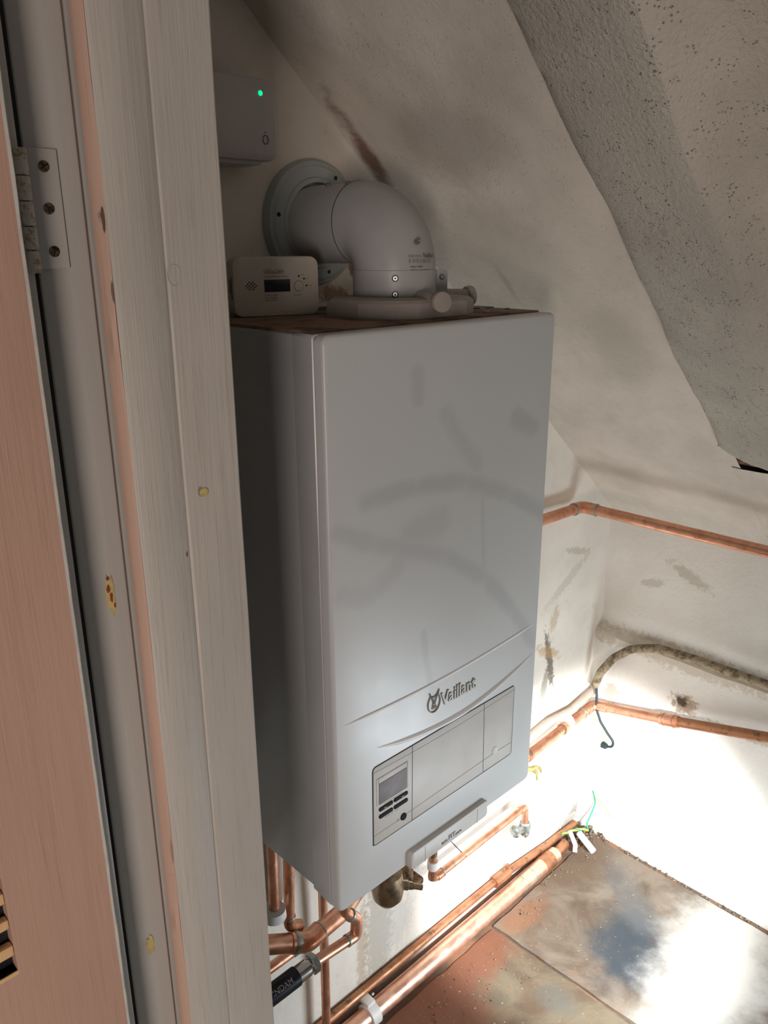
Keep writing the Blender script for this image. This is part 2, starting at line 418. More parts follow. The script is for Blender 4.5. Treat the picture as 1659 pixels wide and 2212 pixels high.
# ---------------------------------------------------------------- the room
FL = -T
sd = Vector((.7463, 0, -.6656)); sn = Vector((-.6656, 0, -.7463)); s0 = Vector((.147, 0, .352))
def slope_pt(s, y, off): return s0+sd*s+sn*off+Vector((0, y, 0))
def slope_surface(name, mat, s_a, s_b, prof, ns, amp, ystep=.012, thick=.05):
    mb = MB(); ys = []
    for (ya, oa), (yb, ob) in zip(prof, prof[1:]):
        k = max(1, int(abs(yb-ya)/ystep))
        for i in range(k): ys.append((ya+(yb-ya)*i/k, oa+(ob-oa)*i/k))
    ys.append(prof[-1])
    rows = []
    for i in range(ns+1):
        s = s_a+(s_b-s_a)*i/ns; row = []
        for j, (y, off) in enumerate(ys):
            n = noise.fractal(Vector((s*9, y*9, 3)), 1.0, 2.0, 4)*amp
            ywob = noise.noise(Vector((s*7, 5, 1)))*.006*(1 if y < -.2 else 0)
            row.append(slope_pt(s, y+ywob, off+n if j else off))
        rows.append(row)
    mb.loops(rows, close=False)
    return mb
# back wall follows the slope: polygon with slight lumps
mb = MB(); nx = 90
def slope_z(x): return .352-(x-.147)*.8919
rows = []
for i in range(nx+1):
    x = -.22+(1.32)*i/nx; top = min(slope_z(x)+.03, .70)
    k = 60; rows.append([(x, max(0, noise.fractal(Vector((x*5, z*5, 0)), 1, 2, 3))*.003, z) for z in [FL+(top-FL)*j/k for j in range(k+1)]])
mb.loops(rows, close=False)
o = struct(mb.build('wall_back', 'back_wall', org=(0, 0, FL)))
# right knee wall: thinner above the ledge at -0.78
mb = MB(); rows = []
prof = [(1.10, -.44), (1.092, -.50), (1.088, -.60), (1.09, -.70), (1.09, -.772), (1.088, -.779), (1.066, -.783), (1.060, -.790), (1.060, -.9), (1.057, -1.0), (1.058, -1.1), (1.056, -1.2), (1.054, -1.3), (1.054, FL)]
for j in range(61):
    y = .005-1.06*j/60
    rows.append([(x+noise.fractal(Vector((y*6, z*6, 7)), 1, 2, 3)*.004, y, z+noise.noise(Vector((y*12, z, 2)))*.003*(1 if -1 < z < -.6 else 0)) for x, z in prof])
mb.loops(rows, close=False)
struct(mb.build('wall_right', 'right_wall', org=(1.09, -.5, FL)))
# sloping ceiling : smooth part and the rough boxed-out band
mb = slope_surface('a', 'slope_plaster', -.55, 1.33, [(.004, 0), (-.10, 0), (-.25, .001), (-.375, .002)], 120, .0035)
struct(mb.build('ceiling_slope', 'slope_plaster', org=(.6, -.2, 0)))
bandp = [(-.352, .000), (-.358, .012), (-.375, .020), (-.42, .034), (-.465, .044), (-.495, .052), (-.507, .051)]
mb = slope_surface('b', 'rough_plaster', -.55, .865, bandp, 110, .004)
struct(mb.build('ceiling_rough_band', 'rough_plaster', org=(.4, -.7, 0)))
bandq = [(-.506, .051), (-.520, .040), (-.537, .022), (-.56, .010), (-.595, .009), (-.62, .020), (-.645, .034), (-.68, .038), (-1.06, .038)]
mb = slope_surface('b', 'outer_plaster', -.55, .865, bandq, 110, .004)
struct(mb.build('ceiling_outer_band', 'outer_plaster', org=(.4, -.8, 0)))
mb = slope_surface('c', 'slope_plaster', .945, 1.33, [(-.354, .000), (-.36, .004), (-.45, .004), (-1.06, .004)], 40, .003)
struct(mb.build('ceiling_lower_strip', 'slope_plaster', org=(1.0, -.7, -.4)))
mb = MB(); mb.loops([[slope_pt(s, y, -.022) for s in (.84, 1.12)] for y in (-.34, -1.06)], close=False)
mb.loops([[slope_pt(.865, y, o_) for o_ in (-.022, .012)] for y in (-.355, -1.06)], close=False)
struct(mb.build('ceiling_recess', 'dark_line', org=(.8, -.7, -.25)))
# brown timber showing in the slot
mb = MB(); pts = []
for k in range(15):
    y = -.37-.69*k/14; w = noise.noise(Vector((k*.9, 0, 0)))*.003
    c = slope_pt(.925+w, y, -.004); pts.append([c+sd*a+sn*b for a, b in ((-.007, -.007), (.010, -.007), (.010, .006), (-.004, .008))])
mb.loops(pts); tag(mb.build('timber_lath', 'old_wood'), 'broken brown timber edge in the slot below the rough plaster band', 'lath')
# flat ceiling above, front wall with unseen low window added for the fill, partition wall by the frame
mb = MB().box((-.22, -1.06, .66), (.1, .01, .70)); struct(mb.build('ceiling', 'bare_render'))
mb = MB().box((-.26, -.452, FL), (-.212, .01, .70)); struct(mb.build('wall_left', 'bare_render'))
mb = MB(); y0, y1 = -1.06, -1.01
mb.box((-.22, y0, FL), (.50, y1, .70)).box((.98, y0, FL), (1.12, y1, -.2)).box((.50, y0, -.90), (.98, y1, .2)).box((.50, y0, FL), (.98, y1, -1.29))
struct(mb.build('wall_front', 'bare_render'))
mb = MB(); mb.box((.50, -1.055, -1.29), (.525, -1.015, -.90)).box((.955, -1.055, -1.29), (.98, -1.015, -.90)).box((.525, -1.055, -1.29), (.955, -1.015, -1.27)).box((.525, -1.055, -.92), (.955, -1.015, -.90))
struct(mb.build('added_window', 'white_edge'))
mb = MB().box((-1.2, -1.9, FL-.05), (1.14, .03, FL)); struct(mb.build('floor', 'floor'))

# floor sheets
def board(poly, z0, z1, name, mat, label):
    mb = MB(); P = []
    for (a, b) in zip(poly, poly[1:]+poly[:1]):
        k = 26
        for i in range(k):
            q = Vector(a).lerp(Vector(b), i/k); w = noise.fractal(Vector((q.x*25, q.y*25, 4)), 1, 2, 3)*.003
            P.append((q.x+w, q.y+w))
    mb.loops([[(x, y, z0) for x, y in P], [(x, y, z1-.0008) for x, y in P], [(x*.999+.0007, y*.999-.0003, z1) for x, y in P]])
    tag(mb.build(name, mat, smooth=0), label, 'floor board')
board([(.634, -.058), (1.038, -.055), (1.035, -1.0), (.658, -1.0)], FL, FL+.006, 'floor_board', 'sheet_far', 'grimy floor board in the far corner with a large blue-grey smear')
board([(-.15, -.062), (.626, -.062), (.650, -1.0), (-.15, -1.0)], FL, FL+.005, 'floor_board', 'sheet_near', 'near floor board covered in reddish brown dust beside the thick pipe')

# rubble crumbs in the corner (uncountable debris)
mb = MB()
def crumb(c, r):
    t = bmesh.new(); bmesh.ops.create_icosphere(t, subdivisions=1, radius=r)
    for v in t.verts: v.co = v.co*(1+random.uniform(-.35, .35))+Vector(c)
    mb.absorb(t)
for k in range(45):
    x = random.uniform(.70, 1.03); crumb((x, -random.uniform(.055, .075)-abs(random.gauss(0, .02)), FL+.008), random.uniform(.001, .0028))
for k in range(70): crumb((min(1.048, random.gauss(1.01, .03)), -abs(random.gauss(.02, .03))-.006, FL+.006+abs(random.gauss(0, .005))), random.uniform(.002, .006))
for k in range(90): crumb((1.046+random.uniform(-.006, .004), random.uniform(-.6, -.05), FL+.004), random.uniform(.0015, .004))
for k in range(120): crumb((random.uniform(.2, .6), -.09-abs(random.gauss(0, .05)), FL+.007), random.uniform(.0006, .0018))
o = mb.build('debris', 'rubble', smooth=0); tag(o, 'loose crumbs of plaster and grit along the floor edges', 'rubble'); o['kind'] = 'stuff'

# ---------------------------------------------------------------- door frame (left jamb) and door
zb, zt = FL, .62
def board_box(name, mat, a, b, bev=.0015): 
    return MB().box(a, b, bev).build(name, mat, frame)
frame = thing('door_frame', (-.27, -.44, FL), 'brush-painted off-white timber door frame post in the foreground', 'door frame')
board_box('rebate_lining', 'rebate_paint', (-.3265, -.448, zb), (-.2962, -.40, zt), .0028)
# stop: peach side face plus cream front face
mb = MB(); rows = []
for k in range(121):
    z = zb+(zt-zb)*k/120; w = noise.noise(Vector((z*14, 0, 9)))*.0006
    rows.append([(-.2925, -.447, z), (-.2925+w, -.4575, z), (-.2905+w, -.4600, z), (-.2905, -.447, z)])
mb.loops(rows); mb.build('stop_edge', 'peach_edge_paint', frame)
mb = MB(); rows = []
for k in range(161):
    z = zb+(zt-zb)*k/160; w = noise.noise(Vector((z*11, 3, 9)))*.0006
    rows.append([(-.2903+w*.5, -.4598, z), (-.2885+w, -.4606, z), (-.2590+w, -.4606, z), (-.2570+w, -.4592, z), (-.2562, -.4588, z), (-.2562, -.44, z), (-.2903, -.44, z)])
mb.loops(rows); mb.build('door_stop', 'frame_paint', frame)
mb = MB(); rows = []
for k in range(161):
    z = zb+(zt-zb)*k/160; w = noise.noise(Vector((z*9, 6, 2)))*.0005
    rows.append([(-.2560, -.4588, z), (-.2550+w, -.4602, z), (-.2150+w, -.4602, z), (-.2135+w, -.4588, z), (-.2135+w, -.42, z), (-.2560, -.42, z)])
mb.loops(rows); mb.build('inner_board', 'frame_paint', frame)
# grey bead seen through the gap behind the door
board_box('outer_bead', 'rebate_paint', (-.46, -.452, zb), (-.3295, -.43, zt), .003)
board_box('rebate_corner', 'rebate_paint', (-.2985, -.4440, zb), (-.2900, -.42, zt))
MB().box((-.3300, -.446, zb), (-.3262, -.40, zt)).build('gap', 'black', frame)
# small knots, filled screw hole and oval plug
MB().lathe((-.2425, -.4602, -.071), (0, -1, 0), [(0, .0032), (.0008, .0030), (.0010, .0008)], 14).build('filled_hole', 'sticker', frame)
ring = MB(); ring.tube([(-.2515+.0045*math.cos(a), -.4604, .066+.0062*math.sin(a)) for a in [2*math.pi*i/28 for i in range(29)]], .00025, 6); ring.build('plug_outline', 'rebate_paint', frame)
# old sticker remnants
def scrap(name, cx, cz, w, h, y, mat, parent=None, seed=0):
    mb = MB(); rnd = random.Random(seed); n = 22; L = []
    for i in range(n):
        a = 2*math.pi*i/n; k = rnd.uniform(.65, 1.1); L.append((cx+w/2*k*math.cos(a), cz+h/2*k*math.sin(a)))
    mb.loops([[(x, y, z) for x, z in L], [(x, y-.0003, z) for x, z in L]]); return mb
o = tag(scrap('s', -.3085, -.127, .0070, .030, -.4482, 0, seed=3).build('sticker_remnant', 'sticker', smooth=0), 'torn yellow sticker remnant with red flecks on the grey rebate', 'sticker')
for i, (dx, dz, w, h) in enumerate(((-.0012, .004, .0025, .006), (.0002, -.002, .0022, .007), (-.001, .011, .002, .003), (.0018, -.008, .0012, .004))):
    scrap('s', -.3085+dx, -.127+dz, w, h, -.4485, 0, seed=10+i).build('red_fleck', 'sticker_red', o, smooth=0)
tag(scrap('s', -.3105, -.410, .0065, .020, -.4482, 0, seed=5).build('sticker_remnant', 'sticker', smooth=0), 'plain yellowish paper scrap low on the grey rebate', 'sticker')

# hinge
hinge = thing('door_hinge', (-.325, -.448, .069), 'painted-over butt hinge with dark slotted screws on the frame', 'hinge')
mb = MB().box((-.327, -.4496, .071), (-.3095, -.4478, .132), .0006); mb.build('hinge_leaf', 'rebate_paint', hinge)
for i, (za, zb2) in enumerate(((.118, .131), (.1055, .1175), (.093, .105), (.081, .0925), (.069, .0805))):
    mb = MB().lathe((-.3305, -.4525, za), (0, 0, 1), [(0, .0030), (.0006, .0036), (zb2-za-.0006, .0036), (zb2-za, .0030)], 18)
    mb.build('knuckle', 'crusted_paint', hinge)
for i, z in enumerate((.123, .102, .080)):
    x = -.3175
    s_ = MB().lathe((x, -.4494, z), (0, -1, 0), [(0, .0030), (.0007, .0029), (.0009, .0020)], 20).build('screw', 'rust_screw', hinge)
    a = (.6, -.7, 1.2)[i]
    mb = MB(); d = Vector((math.cos(a), 0, math.sin(a))); n_ = Vector((-d.z, 0, d.x)); c = Vector((x, -.4505, z))
    mb.loops([[c+d*.0024*u+n_*.0004*v+Vector((0, yy, 0)) for u, v in ((-1, -1), (1, -1), (1, 1), (-1, 1))] for yy in (-.0001, .0006)]); mb.build('screw_slot', 'black', s_)

# open door with louvre slots
door = thing('door', (-.345, -.485, FL+.01), 'open peach-painted cupboard door with slotted vent, at the left edge', 'door')
dx0, dx1 = -.95, -.3465
slots = [(-.3290, -.3180), (-.3100, -.2980), (-.2910, -.2800), (-.2720, -.2610)]
mb = MB(); sx0, sx1 = -.60, -.4092
zd0, zd1 = FL+.01, .60
mb.box((dx0, -.485, zd0), (sx0, -.455, zd1)); mb.box((sx1, -.485, zd0), (dx1-.0022, -.455, zd1))
zs = [zd0]+[v for s_ in slots for v in s_]+[zd1]
mb.box((sx0, -.485, zs[0]), (sx1, -.455, zs[1])); mb.box((sx0, -.485, zs[-2]), (sx1, -.455, zs[-1]))
mb.build('door_leaf', 'door_paint', door, smooth=0)
mb = MB(); rows = []
for k in range(200):
    z = zd0+(zd1-zd0)*k/199; w = noise.fractal(Vector((z*30, 1, 1)), 1, 2, 3)*.0005
    rows.append([(dx1-.0024, -.4852, z), (dx1-.0008+w, -.4850, z), (dx1+w, -.4838, z), (dx1+w, -.455, z), (dx1-.0024, -.455, z)])
mb.loops(rows); mb.build('door_edge', 'white_edge', door)
for i in range(len(slots)-1):
    MB().box((sx0, -.4848, slots[i][1]), (sx1, -.4790, slots[i+1][0]), .0015).build('vent_slat', 'cut_wood', door)
MB().box((sx0, -.4854, slots[0][0]-.003), (sx1+.0008, -.475, slots[0][0]), .001).build('vent_lip', 'cut_wood', door)
MB().box((sx0-.01, -.4775, slots[0][0]-.01), (sx1+.01, -.476, slots[-1][1]+.01)).build('vent_back', 'black', door)

# ---------------------------------------------------------------- boiler
W, D, H = .39, .295, .70
boiler = thing('boiler', (W/2, -.15, -H), 'large white wall-hung boiler with curved trim and small control screen', 'boiler')
mb = MB().box((.003, -.2435, -.695), (W-.003, -.004, -.002), .003); mb.build('casing', 'side', boiler)
# cover wrap behind the seam; its taper is added to catch warm light
mb = MB(); rows = []
for y, i_, zz in ((-.2425, .0032, .0), (-.2436, .0020, .0), (-.2785, -.0008, .0), (-.2795, .0002, .0)):
    rows.append([(x, y, z-.35) for x, z in rrect(W/2, 0, W-2*i_, H-.001, .004)])
mb.loops(rows); mb.build('cover_wrap', 'enamel_wrap' if 'enamel_wrap' in M else 'side', boiler)
mb = MB(); mb.loops([[(x, y, z-.35) for x, z in rrect(W/2, 0, W-.0035, H-.004, .004)] for y in (-.2792, -.2812)]); mb.build('cover_seam', 'dark_line', boiler)
# front cover with a recess for the controls
PX0, PX1, PZ0, PZ1 = .0585, .3410, -.6360, -.5200
def cover():
    mb = MB(); z0, z1 = -.7035, .0
    cz, h = (z0+z1)/2, z1-z0
    L = lambda d, y, r: [(x, y, z) for x, z in rrect(W/2, cz, W-2*d, h-2*d, r)]
    R = .0045
    rows = [L(0.0, -.2810, .010)]
    for k in range(5):
        a = math.pi/2*k/4; rows.append(L(R*(1-math.cos(a)), -D+R-R*math.sin(a), .010-R*(1-math.cos(a))*.6))
    vs = [[mb.bm.verts.new(v) for v in l] for l in rows]; n = len(vs[0])
    for a, b in zip(vs, vs[1:]):
        for i in range(n): mb.bm.faces.new((a[i], a[(i+1) % n], b[(i+1) % n], b[i]))
    mb.bm.faces.new(vs[0])
    hole = rrect((PX0+PX1)/2, (PZ0+PZ1)/2, PX1-PX0, PZ1-PZ0, .006)
    h0 = [mb.bm.verts.new((x, -D, z)) for x, z in hole]
    h1 = [mb.bm.verts.new((x, -D+.0025, z)) for x, z in hole]
    m = len(h0)
    for i in range(m): mb.bm.faces.new((h0[i], h0[(i+1) % m], h1[(i+1) % m], h1[i]))
    mb.bm.faces.new(h1)
    es = []
    for ring in (vs[-1], h0):
        k = len(ring)
        for i in range(k): es.append(mb.bm.edges.get((ring[i], ring[(i+1) % k])))
    bmesh.ops.triangle_fill(mb.bm, edges=es, use_beauty=True, normal=(0, -1, 0))
    return mb
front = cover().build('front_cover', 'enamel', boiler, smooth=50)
# dusty top plate
tp = MB().box((.006, -.272, -.004), (W-.006, -.006, .0016), .0008).build('top_plate', 'dust_top', boiler)
for x, y in ((.315, -.243), (.368, -.233), (.345, -.21)):
    MB().lathe((x, y, .001), (0, 0, 1), [(0, .0045), (.0012, .0045), (.0024, .003)], 14).build('screw', 'galvanised', tp)
MB().box((.345, -.200, -.001), (.382, -.17, .003), .0008).build('bracket', 'black', tp)
# horizontal trim line, swoosh
pts = []
for k in range(41):
    u = k/40; x = .0115+(.3782-.0115)*u; pts.append(Vector((x, -D+.0006, -.4414*(1-u)+-.4366*u-.0080*math.sin(math.pi*u)*(1-.1*u))))
mb = MB().tube(pts, .0021, 12, rfun=lambda u: .0022*min(1, 8*u+.35, 8*(1-u)+.35)); mb.build('trim_line', 'trim_highlight', boiler)
key = [(.0672, -.4946), (.089, -.5005), (.111, -.5055), (.150, -.5115), (.189, -.5148), (.228, -.5150), (.265, -.5112), (.301, -.5050), (.337, -.4968), (.360, -.4905), (.380, -.4840)]
def cr(P, u):
    n = len(P)-1; f = u*n; i = min(int(f), n-1); t_ = f-i
    p = [Vector((*P[max(0, min(n, i+j))], 0)) for j in (-1, 0, 1, 2)]
    q = .5*((2*p[1])+(-p[0]+p[2])*t_+(2*p[0]-5*p[1]+4*p[2]-p[3])*t_*t_+(-p[0]+3*p[1]-3*p[2]+p[3])*t_**3); return q.x, q.y
rows = []
for k in range(61):
    u = k/60; x, z = cr(key, u); w = .0052*math.sin(math.pi*(u**.8))**.8+.0002; hgt = .0040*math.sin(math.pi*u)+.0002
    rows.append([(x, -D+.0008, z+w), (x, -D-hgt*.85, z+w*.35), (x, -D-hgt, z-w*.05), (x, -D-hgt*.5, z-w*.6), (x, -D+.0008, z-w)])
mb = MB().loops(rows); mb.build('swoosh_trim', 'trim_highlight', boiler, smooth=80)
# control panel in the recess
PY = -D+.0025
mb = MB(); G = rrect((PX0+PX1)/2, (PZ0+PZ1)/2, PX1-PX0, PZ1-PZ0, .006, 8); L = [p for p in G]
gk = [(PX1-.004, PZ1-.0004)]+[(PX0+.006, PZ1-.0004)]+[(PX0+.006-.0056*math.sin(a), PZ1-.006+.0056*math.cos(a)) for a in [math.pi/2*i/6 for i in range(1, 6)]]+[(PX0+.0004, PZ1-.006), (PX0+.0004, PZ0+.002)]
mb.tube([(x, -D+.0002, z) for x, z in gk], .0010, 8); mb.build('panel_gap_shade', 'dark_line', boiler)  # dark bead stands in for the shadow gap along top and left
cp = plate_y(MB(), PX0+.0012, PX1-.0006, PZ0+.0006, PZ1-.0012, PY-.0019, PY, .005, .0004).build('control_panel', 'plastic_warm', boiler)
PF = PY-.0019
def line_part(segs, name, mat, parent, w=.0006, y=None, d=.0005):
    mb = MB(); y = PF if y is None else y
    for (xa, za), (xb, zb_) in segs:
        a, b = Vector((xa, y, za)), Vector((xb, y, zb_)); dr = (b-a).normalized(); nn = Vector((-dr.z, 0, dr.x))*w/2
        mb.loops([[a+nn+Vector((0, q, 0)), a-nn+Vector((0, q, 0)), b-nn+Vector((0, q, 0)), b+nn+Vector((0, q, 0))] for q in (-d/3, .0006)])
    return mb.build(name, mat, parent, smooth=0)
line_part([((.1292, PZ1-.001), (.1292, PZ0+.001))], 'seam', 'dark_line', cp, .0009)
line_part([((.2725, PZ1-.001), (.2755, PZ0+.001))], 'seam', 'dark_line', cp, .0009)
arc = [(.0595+(.3400-.0595)*k/24, -.5285-.004*math.sin(math.pi*k/24)) for k in range(25)]
line_part(list(zip(arc, arc[1:])), 'top_seam', 'soft_line', cp, .0006)
line_part([((.0600, -.6213), (.1085, -.6213)), ((.1185, -.6195), (.2725, -.6155)), ((.2725, -.6155), (.2960, -.6155)), ((.3070, -.6155), (.3395, -.6160))], 'lower_seam', 'soft_line', cp, .0007)
scr = plate_y(MB(), .0655, .1215, -.5795, -.5395, PF-.0006, PF+.0005, .001, .0003).build('screen_surround', 'plastic_warm', cp)
plate_y(MB(), .0695, .1190, -.5785, -.5480, PF-.0012, PF, .0008, .0002).build('screen', 'lcd', scr)
line_part([((.0690, -.5405), (.1195, -.5405)), ((.1195, -.5405), (.1195, -.548)), ((.0690, -.5405), (.0690, -.548))], 'screen_outline', 'soft_line', scr, .0004, PF-.0007)
for z in (-.5868, -.5975):
    for x0, x1 in ((.0695, .0935), (.0955, .1205)):
        plate_y(MB(), x0, x1, z-.0027, z+.0027, PF-.0014, PF, .0022, .0006).build('button', 'button_dark', cp)
for x in (.079, .110):
    mb = MB().tube([(x-.002, PF-.0016, -.5868), (x+.002, PF-.0016, -.5868)], .0006, 8); mb.build('button_mark', 'plastic_warm', cp)
line_part([((.080, -.6035), (.088, -.6035)), ((.088, -.6035), (.088, -.6015)), ((.096, -.6035), (.104, -.6035)), ((.104, -.6035), (.104, -.6015)), ((.091, -.605), (.0935, -.6015)), ((.101, -.6185), (.104, -.6215)), ((.104, -.6185), (.101, -.6215)), ((.078, -.5822), (.112, -.5822))], 'printed_marks', 'print_ink', cp, .0004)
MB().lathe((.1130, PF, -.6204), (0, -1, 0), [(0, .0052), (.0012, .0050), (.0016, .0042), (.0010, .0038)], 24).build('power_button', 'button_dark', cp)
MB().lathe((.3015, PF, -.6120), (0, -1, 0), [(0, .0065), (.0006, .0062), (.0004, .0050), (.0002, .001)], 28).build('lamp_boss', 'plastic_warm', cp)
# maker's badge
bd = MB()
c = Vector((.1675, -D, -.4735))
ell = [(c.x+.0112*math.cos(a), -D-.0010, c.z-.002+.0132*math.sin(a)) for a in [math.radians(125)+math.radians(290)*i/40 for i in range(41)]]
bd.tube(ell, .0008, 8)
bd.tube([ell[0], (c.x-.0085, -D-.001, c.z+.0150)], .0010, 8, rfun=lambda u: .0013*(1-.6*u)); bd.tube([ell[-1], (c.x+.0095, -D-.001, c.z+.0150)], .0010, 8, rfun=lambda u: .0013*(1-.6*u))
bd.tube([(c.x-.0062, -D-.001, c.z+.009), (c.x, -D-.0012, c.z+.0065), (c.x+.0062, -D-.001, c.z+.009)], .0007, 8)
bd.tube([(c.x-.0050, -D-.0012, c.z+.0085), (c.x-.0012, -D-.0014, c.z-.001), (c.x-.0008, -D-.0012, c.z-.003)], .0009, 8)
bd.tube([(c.x+.0055, -D-.0012, c.z+.0085), (c.x+.0012, -D-.0014, c.z-.001), (c.x+.0008, -D-.0012, c.z-.003)], .0009, 8)
bd.lathe((c.x, -D, c.z-.003), (0, -1, 0), [(0, .0028), (.0012, .0024), (.0015, .001)], 16)
for dx in (-.0038, -.0012, .0014, .0040): bd.tube([(c.x+dx*.5, -D-.001, c.z-.004), (c.x+dx, -D-.001, c.z-.0105)], .0006, 8)
emb = bd.build('maker_emblem', 'badge_metal', boiler)
RX = Matrix.Rotation(math.radians(90), 4, 'X')
MB().text('Vaillant', .0270, Matrix.Translation((.1812, -D-.0008, -.4862)) @ RX @ Matrix.Diagonal((.86, 1, 1, 1)), .0009, bold=.00045).build('maker_lettering', 'badge_metal', boiler, smooth=0)
# bottom clip
cl = plate_y(MB(), .1205, .2800, -.7080, -.6800, -D-.0075, -D+.004, .006, .0025).build('bottom_clip', 'plastic_warm', boiler)
for x in (.1470, .2560): line_part([((x, -.6830), (x, -.7075))], 'clip_seam', 'soft_line', cl, .0005, -D-.0076)
MB().text('eco', .0085, Matrix.Translation((.1795, -D-.0078, -.7005)) @ RX, .0002).build('lettering', 'print_ink', cl, smooth=0)
MB().text('FIT', .0110, Matrix.Translation((.1935, -D-.0078, -.7005)) @ RX, .0002).build('lettering', 'print_ink', cl, smooth=0)
MB().text('pure', .0068, Matrix.Translation((.2085, -D-.0078, -.7005)) @ RX, .0002).build('lettering', 'print_ink', cl, smooth=0)
# top shadow slot where the clip meets the cover
# underside fittings belong to the pipes; relief valve
valve = thing('relief_valve', (.25, -.13, -.97), 'tarnished brass valve body with a stub, poking out under the boiler', 'valve')
MB().lathe((.243, -.13, -.695), (0, 0, -1), [(0, .012), (.20, .012), (.203, .024), (.232, .028), (.250, .025), (.262, .016), (.266, .004)], 32).build('valve_body', 'nickel', valve)
MB().lathe((.262, -.145, -.925), (.75, -.55, -.25), [(0, .008), (.010, .0085), (.011, .007), (.018, .0065)], 6).build('hex_nut', 'brass', valve, smooth=20)
MB().lathe((.277, -.156, -.930), (.75, -.55, -.30), [(0, .005), (.016, .005), (.0165, .003)], 20).build('outlet_stub', 'brass', valve)
MB().box((.205, -.14, -.90), (.225, -.12, -.885), .003).build('lug', 'nickel', valve)

# ---------------------------------------------------------------- flue
FX, FY, FZ, FR = .225, -.167, .1090, .0507
fl = thing('flue_pipe', (FX, FY, .002), 'pale grey elbow flue rising from the boiler and turning into the wall', 'flue')
# rosette
MB().lathe((FX+.006, 0, FZ+.002), (0, -1, 0), [(0, .081), (.006, .081), (.012, .078), (.013, .073), (.015, .071), (.0152, .0585), (.019, .0570), (.019, .0515), (.005, .0510)], 64).build('wall_rosette', 'rosette_white', fl)
for a in (172, 285, 60):
    MB().lathe((FX+.006+.066*math.cos(math.radians(a)), -.0148, FZ+.003+.066*math.sin(math.radians(a))), (0, -1, 0), [(0, .0030), (.0008, .0028)], 14).build('rosette_hole', 'black', fl)
MB().lathe((FX, -.002, FZ), (0, -1, 0), [(0, FR-.002), (.124, FR-.002)], 56).build('wall_duct', 'flue_white', fl)
# elbow: quarter torus from horizontal (-y) to vertical (down)
BR = .056
rows = []
NSEG = 18
cy, cz = FY+BR, FZ-BR      # centre of the bend
rows_pts = [Vector((FX, -.108, FZ))]
for k in range(NSEG+1):
    a = math.pi/2*k/NSEG; rows_pts.append(Vector((FX, cy-BR*math.sin(a), cz+BR*math.cos(a))))
rows_pts.append(Vector((FX, FY, .010)))
def ring_rows(P, r, seg=56):
    R_ = []
    for i, p in enumerate(P):
        d = (P[min(i+1, len(P)-1)]-P[max(i-1, 0)]).normalized(); u = Vector((1, 0, 0)); w = d.cross(u)
        R_.append([p+(u*math.cos(2*math.pi*k/seg)+w*math.sin(2*math.pi*k/seg))*r for k in range(seg)])
    return R_
MB().loops(ring_rows(rows_pts, FR)).build('elbow', 'flue_white', fl)
MB().lathe((FX, -.1085, FZ), (0, -1, 0), [(0, FR+.0004), (.0009, FR+.0004)], 56).build('elbow_seam', 'dark_line', fl)
# screws on the wall duct
for y, a in ((-.060, 75), (-.098, 75)):
    ar = math.radians(a); nv = Vector((-math.cos(ar), 0, math.sin(ar)))
    MB().lathe(Vector((FX, y, FZ))+nv*FR*.97, nv, [(0, .0040), (.0012, .0038), (.0025, .002)], 14).build('screw', 'galvanised', fl)
# clamp band round the foot with lug and screws
cb = MB().lathe((FX, FY, .012), (0, 0, 1), [(0, FR+.0010), (.042, FR+.0010), (.0425, FR)], 64).build('clamp_band', 'flue_white', fl)
def radial(az, z):
    a = math.radians(az); n_ = Vector((math.cos(a), math.sin(a), 0)); return Vector((FX, FY, z))+n_*(FR+.0008), n_
for z in (.0270, .0455):
    p_, n_ = radial(-134, z); MB().lathe(p_, n_, [(0, .0042), (.0012, .0040), (.0030, .0025)], 16).build('screw', 'steel', cb); MB().lathe(p_+n_*.0026, n_, [(0, .0014), (.0006, .0013)], 8).build('screw_recess', 'black', cb)
# lug on the right side
a = math.radians(-38); tdir = Vector((math.cos(a), math.sin(a), 0)); q0 = Vector((FX, FY, 0))+tdir*(FR-.003); nrm = Vector((-math.sin(a), math.cos(a), 0))
mb = MB(); L = []
for u, v in ((0, .012), (.017, .012), (.018, .014), (.018, .052), (.016, .054), (0, .054)): L.append(q0+tdir*u+Vector((0, 0, v)))
mb.loops([[p_-nrm*.004 for p_ in L], [p_+nrm*.001 for p_ in L]]); mb.build('clamp_lug', 'flue_white', cb)
for z in (.021, .045):
    MB().lathe(q0+tdir*.011+Vector((0, 0, z))-nrm*.0038, -nrm, [(0, .0036), (.0012, .0034), (.0026, .002)], 16).build('screw', 'steel', cb)
# rivet and printed label on the elbow face
p_, n_ = radial(-90, .082); p_ = Vector((FX+.012, FY-.0475, .090)); n_ = Vector((.2, -1, .25)).normalized()
def on_cyl(az, z): a = math.radians(az); return Vector((FX+(FR+.0003)*math.cos(a), FY+(FR+.0003)*math.sin(a), z))
rp = on_cyl(-101, .086); rn = Vector((math.cos(math.radians(-101)), math.sin(math.radians(-101)), .25)).normalized()
MB().lathe(rp+Vector((0, .004, 0)), rn, [(0, .0034), (.0042, .0033), (.0047, .0018), (.0038, .0010)], 20).build('test_rivet', 'steel', fl)
def cyl_text(body, size, az0, z, ext=.0001):
    mb = MB().text(body, size, Matrix.Identity(4), ext)
    for v in mb.bm.verts:
        a = math.radians(az0)+v.co.x/FR; rr = FR+.0003+v.co.z; v.co = Vector((FX+rr*math.cos(a), FY+rr*math.sin(a), z+v.co.y))
    return mb
lb = cyl_text('Vaillant', .0075, -94, .0685).build('label_maker', 'print_ink', fl, smooth=0)
cyl_text('0020219544', .0035, -117, .0690).build('label_code', 'soft_line', fl, smooth=0)
mb = MB()
